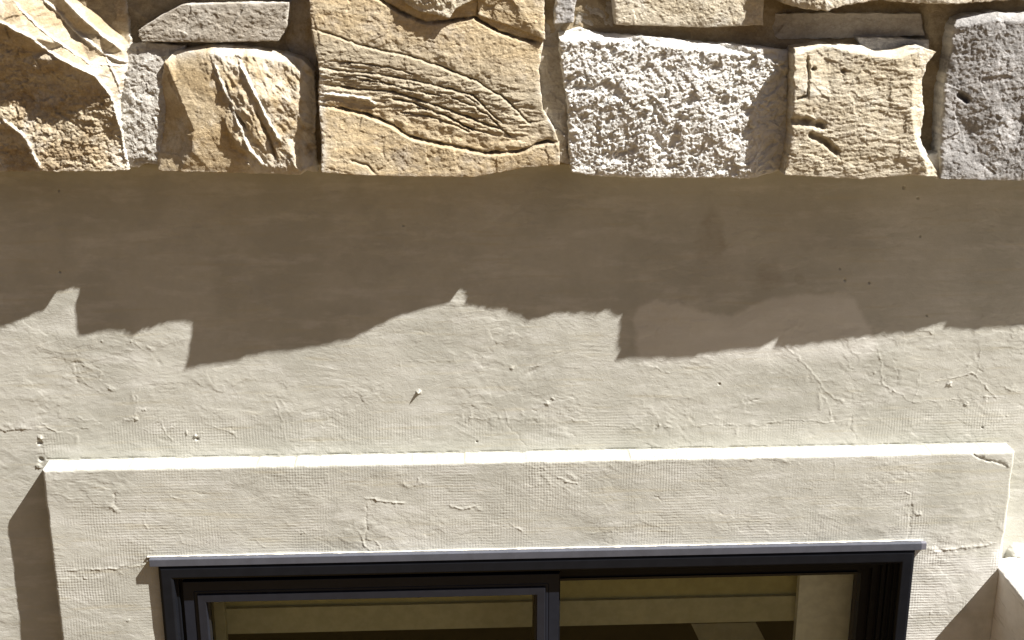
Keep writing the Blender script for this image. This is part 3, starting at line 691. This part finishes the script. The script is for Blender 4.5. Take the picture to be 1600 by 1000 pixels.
stone('wide top stone whose sunlit lower edge just shows at the right',
  [(1380, -75), (1640, -75)], [(1382, 1), (1420, 4), (1460, 6), (1500, 6), (1560, 1), (1640, -1)],
  [(1380, -75), (1382, 1)], [(1640, -75), (1640, -1)],
  [(1380, -75, .12), (1640, -75, .11), (1382, 1, .12), (1640, 0, .10), (1480, 0, .126)], TAN, amp=.005, rough=R_crust(.003, 1, 1, 30, 81), seed=47, jag=4)
stone('flat dark slab at the back of the deep recess',
  [(1198, 22), (1300, 20), (1440, 22)], [(1206, 62), (1300, 60), (1445, 56)], [(1198, 22), (1206, 62)], [(1440, 22), (1445, 56)],
  [(1198, 22, .052), (1440, 22, .058), (1206, 62, .058), (1445, 56, .062)], GREYB, amp=.004, rough=R_crust(.002), seed=49, jag=3)
stone('dark grey wedge under the recess above the tan block',
  [(1340, 58), (1400, 60), (1452, 62)], [(1350, 86), (1400, 88), (1450, 84)], [(1340, 58), (1350, 86)], [(1452, 62), (1450, 84)],
  [(1340, 58, .085), (1452, 62, .08), (1350, 86, .09), (1450, 84, .09)], GREY, amp=.004, rough=R_crust(.002), seed=51, jag=3)
stone('squarish tan block with a notched left side and a chipped white right rim',
  [(1242, 76), (1285, 71), (1350, 73), (1372, 84), (1400, 80), (1440, 72), (1462, 82)], [(1226, 274), (1300, 278), (1350, 280), (1400, 276), (1440, 274), (1474, 278)],
  [(1242, 76), (1240, 130), (1238, 180), (1236, 220), (1226, 274)], [(1462, 82), (1448, 100), (1440, 130), (1444, 175), (1438, 215), (1452, 250), (1474, 278)],
  [(1242, 75, .125), (1350, 72, .122), (1285, 70, .122), (1400, 79, .125), (1242, 88, .146), (1350, 86, .143), (1400, 92, .143), (1440, 78, .134), (1462, 84, .120), (1226, 274, .140), (1326, 278, .136), (1450, 278, .130), (1474, 278, .118),
   (1240, 130, .142), (1236, 200, .142), (1300, 160, .144), (1380, 160, .140), (1428, 120, .140), (1424, 170, .141), (1430, 220, .139), (1443, 250, .136), (1444, 130, .112), (1445, 175, .110), (1442, 215, .112), (1456, 250, .116), (1260, 240, .141), (1360, 230, .140)],
  TAN, amp=.003, rough=lambda x, z, px, py: R_crust(.0026, .6, 1.9, 30, 85)(x, z, px, py)+.004*fbm(x, z, 60, 4, 3)*sstep(1428, 1440, px), seed=53, smooth=2, jag=3,
  cracks=[([(1236, 190), (1262, 191), (1292, 198)], .014, 6, 0, 5), ([(1262, 208), (1290, 222), (1312, 242)], .008, 5, 0, 5),
          ([(1262, 84), (1264, 120), (1262, 150), (1244, 156)], .006, 2.2, 0, 5), ([(1270, 106), (1273, 112)], .008, 3, 0, 4), ([(1315, 110), (1320, 114)], .008, 3.2, 0, 4)])
stone('recessed shadowed chip between the tan block and the grey block',
  [(1452, 60), (1492, 60)], [(1452, 246), (1480, 256)], [(1452, 60), (1446, 150), (1452, 246)], [(1492, 60), (1480, 150), (1480, 256)],
  [(1452, 60, .04), (1492, 60, .04), (1452, 246, .07), (1480, 256, .085), (1465, 150, .05)], GREYB, amp=.005, rough=R_crust(.003), seed=55, jag=3)
stone('small white chip at the foot of the joint beside the grey block',
  [(1450, 243), (1476, 238)], [(1462, 279), (1482, 281)], [(1450, 243), (1462, 279)], [(1476, 238), (1482, 281)],
  [(1450, 243, .11), (1476, 238, .11), (1462, 279, .122), (1482, 281, .120)], WHITE, amp=.004, rough=R_crust(.003), seed=57, jag=3)
stone('large rough grey block at the right end',
  [(1493, 30), (1510, 24), (1550, 17), (1575, 21), (1640, 18), (1722, 22)], [(1472, 280), (1550, 282), (1620, 282), (1716, 280)],
  [(1493, 30), (1484, 90), (1474, 140), (1470, 200), (1470, 280)], [(1722, 22), (1724, 150), (1716, 280)],
  [(1493, 28, .105), (1560, 16, .10), (1640, 17, .10), (1493, 42, .120), (1560, 32, .126), (1640, 33, .124), (1722, 22, .105), (1472, 280, .129), (1557, 281, .122), (1671, 280, .116), (1716, 280, .108), (1478, 150, .118), (1560, 150, .128), (1680, 150, .120)],
  GREY, amp=.004, rough=R_crust(.0026, 1, 1, 38, 91), seed=59, jag=3,
  cracks=[([(1496, 146), (1506, 152), (1514, 160)], .010, 5, 0, 5)])
# stones beyond the frame on the same wall
stone('brown block beyond the left end', [(-260, -60), (-82, -60)], [(-260, 268), (-80, 268)], [(-260, -60), (-260, 268)], [(-82, -60), (-80, 268)],
  [(-260, 0, .10), (-82, 0, .10), (-260, 268, .11), (-80, 268, .10), (-170, 120, .12)], GOLD, rough=R_crust(.003), seed=101, step=4)
stone('pale block beyond the right end', [(1728, 10), (1900, 10)], [(1724, 280), (1900, 281)], [(1728, 10), (1724, 280)], [(1900, 10), (1900, 281)],
  [(1728, 10, .11), (1900, 10, .11), (1730, 280, .114), (1900, 281, .111), (1810, 140, .12)], TAN, rough=R_crust(.003), seed=103, step=4)
stone('grey block furthest right', [(1908, 10), (2120, 10)], [(1908, 280), (2120, 281)], [(1908, 10), (1908, 280)], [(2120, 10), (2120, 281)],
  [(1908, 10, .11), (2120, 10, .11), (1908, 280, .114), (2120, 281, .111), (2010, 140, .12)], GREY, rough=R_crust(.003), seed=105, step=4)
ux = [-260, -90, 120, 330, 470, 640, 860, 1010, 1230, 1420, 1660, 1900, 2120]
for i in range(len(ux)-1):
    a, b = ux[i]+4, ux[i+1]-4; t_, b_ = -330+R.uniform(-20, 20), -82+R.uniform(-3, 1)
    dd = R.uniform(.10, .125)
    stone('block in the course above the picture', [(a, t_), (b, t_)], [(a, b_), (b, b_)], [(a, t_), (a, b_)], [(b, t_), (b, b_)],
      [(a, t_, dd-.01), (b, t_, dd-.01), (a, b_, dd), (b, b_, dd), ((a+b)/2, (t_+b_)/2, dd+.01)], [GOLD, TAN, GREYB, LAYER, WHITE][i % 5], rough=R_crust(.003), seed=110+i, step=5)
# mortar bed behind the stones
g = np.linspace(-260, 2120, 900); gy = np.linspace(-335, 257, 230)
GX, GY = np.meshgrid(g, gy)
dep = .066+.006*fbm(GX, GY, .02, 4, 5)+.006*ridged(GX, GY, .03, 4, 6)
dep = dep-.034*np.exp(-((GX-235)/70)**4-((GY-0)/85)**4)-.022*np.exp(-((GX-465)/30)**4-((GY-20)/110)**4)
dep = dep-.030*sstep(1190, 1230, GX)*sstep(1460, 1430, GX)*sstep(70, 50, GY)
P = at(GX, GY, dep)
mo = relief_sheet('mortar', P, np.ones((229, 899), bool), MORT, .02, {'stain_or_shade': np.zeros(GX.shape)}, skirt=4)
adopt(mo, clad)

# ------------------------------------------------------------------ boxes and bars
class MB:
    def __init__(s): s.v = []; s.f = []
    def box(s, x0, x1, y0, y1, z0, z1):
        n = len(s.v)
        s.v += [(x0, y0, z0), (x1, y0, z0), (x1, y1, z0), (x0, y1, z0), (x0, y0, z1), (x1, y0, z1), (x1, y1, z1), (x0, y1, z1)]
        s.f += [tuple(n+i for i in q) for q in ((0, 1, 5, 4), (1, 2, 6, 5), (2, 3, 7, 6), (3, 0, 4, 7), (4, 5, 6, 7), (3, 2, 1, 0))]
    def ring(s, prof, x0, x1, z0, z1):
        """mitred picture frame; prof = [(inset, y), ...] closed profile"""
        n = len(s.v); k = len(prof)
        for cxn, czn in ((0, 1), (1, 1), (1, 0), (0, 0)):
            for ins, y in prof:
                s.v.append(((x0+ins) if cxn == 0 else (x1-ins), y, (z1-ins) if czn == 1 else (z0+ins)))
        for c in range(4):
            for i in range(k):
                a, b = n+c*k+i, n+c*k+(i+1) % k; d = n+((c+1) % 4)*k+i; e = n+((c+1) % 4)*k+(i+1) % k
                s.f.append((a, b, e, d))
    def build(s, name, m, parent=None, bev=0.0008):
        me = bpy.data.meshes.new(name); me.from_pydata(s.v, [], s.f); me.update()
        import bmesh
        bm = bmesh.new(); bm.from_mesh(me); bmesh.ops.recalc_face_normals(bm, faces=bm.faces)
        if bev: bmesh.ops.bevel(bm, geom=[e for e in bm.edges if e.calc_face_angle(0) > .35], offset=bev, segments=2, affect='EDGES', profile=.6, clamp_overlap=True)
        bm.to_mesh(me); bm.free()
        me.materials.append(m); o = bpy.data.objects.new(name, me); COL.objects.link(o)
        if parent: adopt(o, parent)
        return o

M_BLACK = plain_mat('black_anodised_frame', (.009, .0098, .0125), .30, 0, .10)
M_SASH = plain_mat('dark_sash_paint', (.015, .017, .024), .30, 0, .14)
M_GASK = plain_mat('rubber_gasket', (.006, .006, .006), .6)
M_FLASH = plain_mat('grey_metal_flashing', (.075, .080, .100), .42, .0, .4)
M_SEAL = plain_mat('white_sealant', (.50, .48, .43), .7, bumpd=.003)
mg, t, b = new_mat('window_glass'); k = NB(t)
b.inputs['Base Color'].default_value = (.90, .93, .88, 1); b.inputs['Roughness'].default_value = .0
b.inputs['Transmission Weight'].default_value = 1.0; b.inputs['IOR'].default_value = 1.3
# thin clear pane: straight-through tint plus surface reflection, so daylight still reaches the room
t.nodes.remove(b)
tr = k.n('ShaderNodeBsdfTransparent'); tr.inputs[0].default_value = (.95, .96, .91, 1)
gl = k.n('ShaderNodeBsdfGlossy'); gl.inputs['Roughness'].default_value = .01
fr = k.n('ShaderNodeFresnel'); fr.inputs[0].default_value = 1.28
ms = k.n('ShaderNodeMixShader'); k.l(fr.outputs[0], ms.inputs[0]); k.l(tr.outputs[0], ms.inputs[1]); k.l(gl.outputs[0], ms.inputs[2])
k.l(ms.outputs[0], t.nodes['Material Output'].inputs[0])

win = empty('window', (.184, -.03, WZ0), 'black two-light sliding window below the stucco band', 'window')
fx0, fx1, fz0, fz1 = -.6485, 1.0165, -2.40, -1.4095
m_ = MB(); m_.ring([(0, .05), (0, -.062), (.006, -.0645), (.026, -.0645), (.031, -.062), (.031, -.046), (.037, -.046), (.037, -.030), (.046, -.030), (.046, .05)], fx0, fx1, fz0, fz1)
m_.build('frame', M_BLACK, win, .0012)
# inner stop on the fixed side and rail behind
m_ = MB(); m_.ring([(0, .04), (0, -.022), (.010, -.022), (.010, -.006), (.026, -.006), (.026, .008), (.046, .008), (.046, .04)], fx0+.0465, fx1-.0465, fz0+.0465, fz1-.0465)
m_.build('inner_stop', M_BLACK, win, .0012)
# sash (left, forward)
sx0, sx1, sz0, sz1 = -.604, .2255, -2.355, -1.459
sash = MB(); sash.ring([(0, -.012), (0, -.0420), (.0225, -.0420), (.0235, -.0405), (.0245, -.0420), (.0305, -.0420), (.0305, -.028), (.050, -.028), (.050, -.012)], sx0, sx1, sz0, sz1)
so_ = sash.build('sash', M_SASH, win, .0016)
bd = MB(); bd.ring([(.0308, -.0285), (.0308, -.0460), (.0320, -.0466), (.0490, -.0462), (.0496, -.0285)], sx0, sx1, sz0, sz1)
b_ = bd.build('glazing_bead', plain_mat('slate_grey_bead', (.017, .0185, .025), .32, 0, .2), win, .0007); adopt(b_, so_)
gk = MB(); gk.ring([(0, -.0275), (0, -.030), (.0045, -.028), (.0045, -.022)], sx0+.0488, sx1-.0488, sz0+.0488, sz1-.0488)
g_ = gk.build('gasket', M_GASK, win, 0); 
adopt(g_, so_)
pn_ = MB(); pn_.box(sx0+.048, sx1-.048, -.0225, -.0185, sz0+.048, sz1-.048); p_ = pn_.build('pane', mg, win, 0); adopt(p_, so_)
# meeting stile of the fixed light and its glass
m_ = MB(); m_.box(.2255, .2290, -.034, .01, sz0, sz1); m_.box(.170, .2225, -.0112, .02, sz0+.002, sz1-.002); m_.build('meeting_stile', M_BLACK, win, .001)
pn_ = MB(); pn_.box(.215, .9135, .0085, .0125, -2.3, -1.495); pn_.build('pane', mg, win, 0)
gk = MB(); gk.ring([(0, .012), (0, .0035), (.006, .0045), (.006, .012)], .2245, .9135, -2.31, -1.4965)
gk.build('gasket', M_GASK, win, 0)
# head flashing
fl = MB(); fl.box(-.6655, 1.0285, -.0665, -.0650, -1.4068, -1.3905); fl.box(-.6655, 1.0285, -.0650, -.045, -1.3920, -1.3905)
flo = fl.build('head_flashing', M_FLASH, win, .0006)
fl = MB(); fl.box(1.0285, 1.0400, -.0650, -.0535, -1.4068, -1.3905)
f2 = fl.build('end_cap', plain_mat('scuffed_flashing_end', (.16, .16, .19), .5), win, .001); adopt(f2, flo)
# sealant bead along the top of the flashing
n = 900; bx = np.linspace(-.672, 1.03, n); V = []; Fq = []
for i, x in enumerate(bx):
    rr = .0028+.0022*float(fbm(np.array(x), np.array(0.), 30, 4, 401, .6))
    for j in range(9):
        a = math.pi*j/8
        V.append((x, -.0495-rr*1.9*math.sin(a)*(1 if j < 8 else 1), -1.3905+.0008+rr*math.cos(a)*.5))
for i in range(n-1):
    for j in range(8): Fq.append((i*9+j, i*9+j+1, (i+1)*9+j+1, (i+1)*9+j))
sb = mesh_obj('sealant_bead', V, Fq, M_SEAL); adopt(sb, win)

# ------------------------------------------------------------------ room behind the glass, boards added in place of reflected bands
M_OL = plain_mat('added_olive_board', (.42, .385, .19), .7)
M_OL2 = plain_mat('grey_olive_board', (.48, .465, .33), .7)
M_PALE = plain_mat('pale_grey_board', (.88, .88, .83), .7)
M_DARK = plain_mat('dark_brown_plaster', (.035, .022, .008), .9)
val = empty('added_band_boards', (.17, .15, -1.70), 'olive stepped boards added behind the glass in place of its reflected bands', 'added_band_boards')  # boards added to give the olive bands in the glass
m_ = MB(); m_.box(-.62, 1.0, .156, .18, -1.636, -1.20); m_.build('added_upper_board', M_OL, val)
m_ = MB(); m_.box(-.62, 1.0, .146, .18, -1.704, -1.636); m_.build('added_lower_board', M_OL2, val)
m_ = MB(); m_.box(.8135, .995, .118, .14, -2.38, -1.30); o = m_.build('side_panel', M_PALE); tag(o, 'tall pale grey green panel behind the right end of the glass', 'panel')
m_ = MB(); m_.box(-.64, -.548, .118, .14, -2.38, -1.30); o = m_.build('side_panel', M_OL2); tag(o, 'narrow grey green panel behind the left end of the glass', 'panel')
me = MB(); a = [(.5645, -1.709), (.722, -1.709), (.87, -2.0), (.93, -2.2), (.72, -2.2), (.70, -2.0)]  # slanted panel added for the sliver showing in the right pane
me.v = [(x, .150, z) for x, z in a]+[(x, .165, z) for x, z in a]
me.f = [tuple(range(6)), tuple(range(11, 5, -1))]+[(i, (i+1) % 6, 6+(i+1) % 6, 6+i) for i in range(6)]
o = me.build('added_slant_panel', plain_mat('added_grey_green_panel', (.27, .26, .20), .9), None, 0); tag(o, 'grey green slanted panel added behind the glass below the olive boards', 'added_slant_panel')
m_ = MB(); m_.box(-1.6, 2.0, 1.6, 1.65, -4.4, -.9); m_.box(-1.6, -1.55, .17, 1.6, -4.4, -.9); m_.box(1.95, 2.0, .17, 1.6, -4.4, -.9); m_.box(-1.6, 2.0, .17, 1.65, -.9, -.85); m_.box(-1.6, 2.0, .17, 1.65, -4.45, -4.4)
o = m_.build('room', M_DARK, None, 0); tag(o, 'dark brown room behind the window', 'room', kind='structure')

# ------------------------------------------------------------------ wing wall at the right
WXL, WZT = 1.2205, -1.463
M_WING = stucco_mat('pale_wing_stucco', .00002, base=(.78, .75, .70), pale=(.82, .80, .77))
ys = np.linspace(-.75, -.040, 260); zs = axis([(-4.5, -2.0, .05), (-2.0, WZT, .003)])
wing = empty('wing_wall', (1.36, -.4, -4.5), 'pale plastered wing wall standing out from the right side of the window surround', 'wall')
Yg, Zg = np.meshgrid(ys, zs[::-1])
dx = .0018*fbm(Yg, Zg, 6, 3, 501)+.001*fbm(Yg, Zg, 30, 3, 502)
e = np.exp(-(WZT-Zg)/.006)
Xg = WXL-.0025+dx+.004*e*np.clip(fbm(Yg, Zg*0, 25, 3, 503)+.3, 0, 1)
P = np.stack([Xg, Yg[:, ::-1], Zg+.004*e*fbm(Yg, Zg*0, 28, 4, 504)], -1)
idx = np.arange(P.shape[0]*P.shape[1]).reshape(P.shape[:2])
q = np.stack([idx[:-1, :-1], idx[:-1, 1:], idx[1:, 1:], idx[1:, :-1]], -1).reshape(-1, 4)
z0 = np.zeros(len(P.reshape(-1, 3)))
fo = mesh_obj('side_face', P.reshape(-1, 3), q, M_WING, attrs={'stain_or_shade': z0, 'pale_or_glow': z0, 'mesh': z0+.3}); adopt(fo, wing)
# capping mortar: lumpy sunlit top
xs = np.linspace(WXL-.006, 1.60, 200); ys = np.linspace(-.755, -.02, 330)
Xg, Yg = np.meshgrid(xs, ys)
el = np.minimum(np.minimum(Xg-xs[0], xs[-1]-Xg), Yg-ys[0])
Zt = WZT+.001+.010*np.clip(fbm(Xg, Yg, 14, 4, 510)+.25, 0, 1)*sstep(0, .03, Xg-xs[0])+.0035*ridged(Xg, Yg, 40, 4, 512)*sstep(0, .012, Xg-xs[0])-.004*np.exp(-el/.003)
P = np.stack([Xg-.004*np.exp(-(Xg-xs[0])/.004)*np.clip(fbm(Xg*0, Yg, 40, 4, 515)+.2, 0, 1), Yg, Zt], -1)
idx = np.arange(Xg.size).reshape(Xg.shape)
q = np.stack([idx[:-1, :-1], idx[:-1, 1:], idx[1:, 1:], idx[1:, :-1]], -1).reshape(-1, 4)
V = P.reshape(-1, 3).tolist(); V0 = len(V)
per = np.concatenate([idx[0, :], idx[1:, -1], idx[-1, -2::-1], idx[-2:0:-1, 0]])
for pnt in P.reshape(-1, 3)[per]: V.append((pnt[0] if pnt[0] > WXL+.05 else WXL+.002, pnt[1], WZT-.03))
L = len(per); q2 = [(per[(i+1) % L], per[i], V0+i, V0+(i+1) % L) for i in range(L)]
z0 = np.zeros(len(V))
fo = mesh_obj('capping', V, np.concatenate([q, np.array(q2)]), M_WING, attrs={'stain_or_shade': z0, 'pale_or_glow': z0, 'mesh': z0}); adopt(fo, wing)
m_ = MB(); m_.box(WXL+.010, 1.592, -.745, -.02, -4.5, WZT-.012); m_.build('core', M_WING, wing, .002)
# lumps of mortar on the wall over the capping
R2 = random.Random(8)
lump_v = []; lump_f = []
cx = np.linspace(at(1566, 876, .004)[0], 1.60, 170); cz = np.linspace(WZT-.01, at(1590, 835)[2], 110)
Xg, Zg = np.meshgrid(cx, cz[::-1])
body = sstep(at(1590, 838)[2], at(1590, 872)[2], Zg+.022*fbm(Xg, Zg*0, 14, 3, 520))*sstep(cx[0], cx[0]+.03, Xg)
Hh = -.004+body*(.016+.010*ridged(Xg, Zg, 22, 4, 521)+.007*fbm(Xg, Zg, 50, 4, 522))
P = np.stack([Xg, -Hh, Zg], -1)
lo = relief_sheet('mortar_fillet', P, np.ones((109, 169), bool), M_TRIM, .004, {'stain_or_shade': Xg*0, 'pale_or_glow': Xg*0, 'mesh': Xg*0})
adopt(lo, wing); tag(lo, 'lumpy beige mortar smeared where the wing wall meets the stucco')
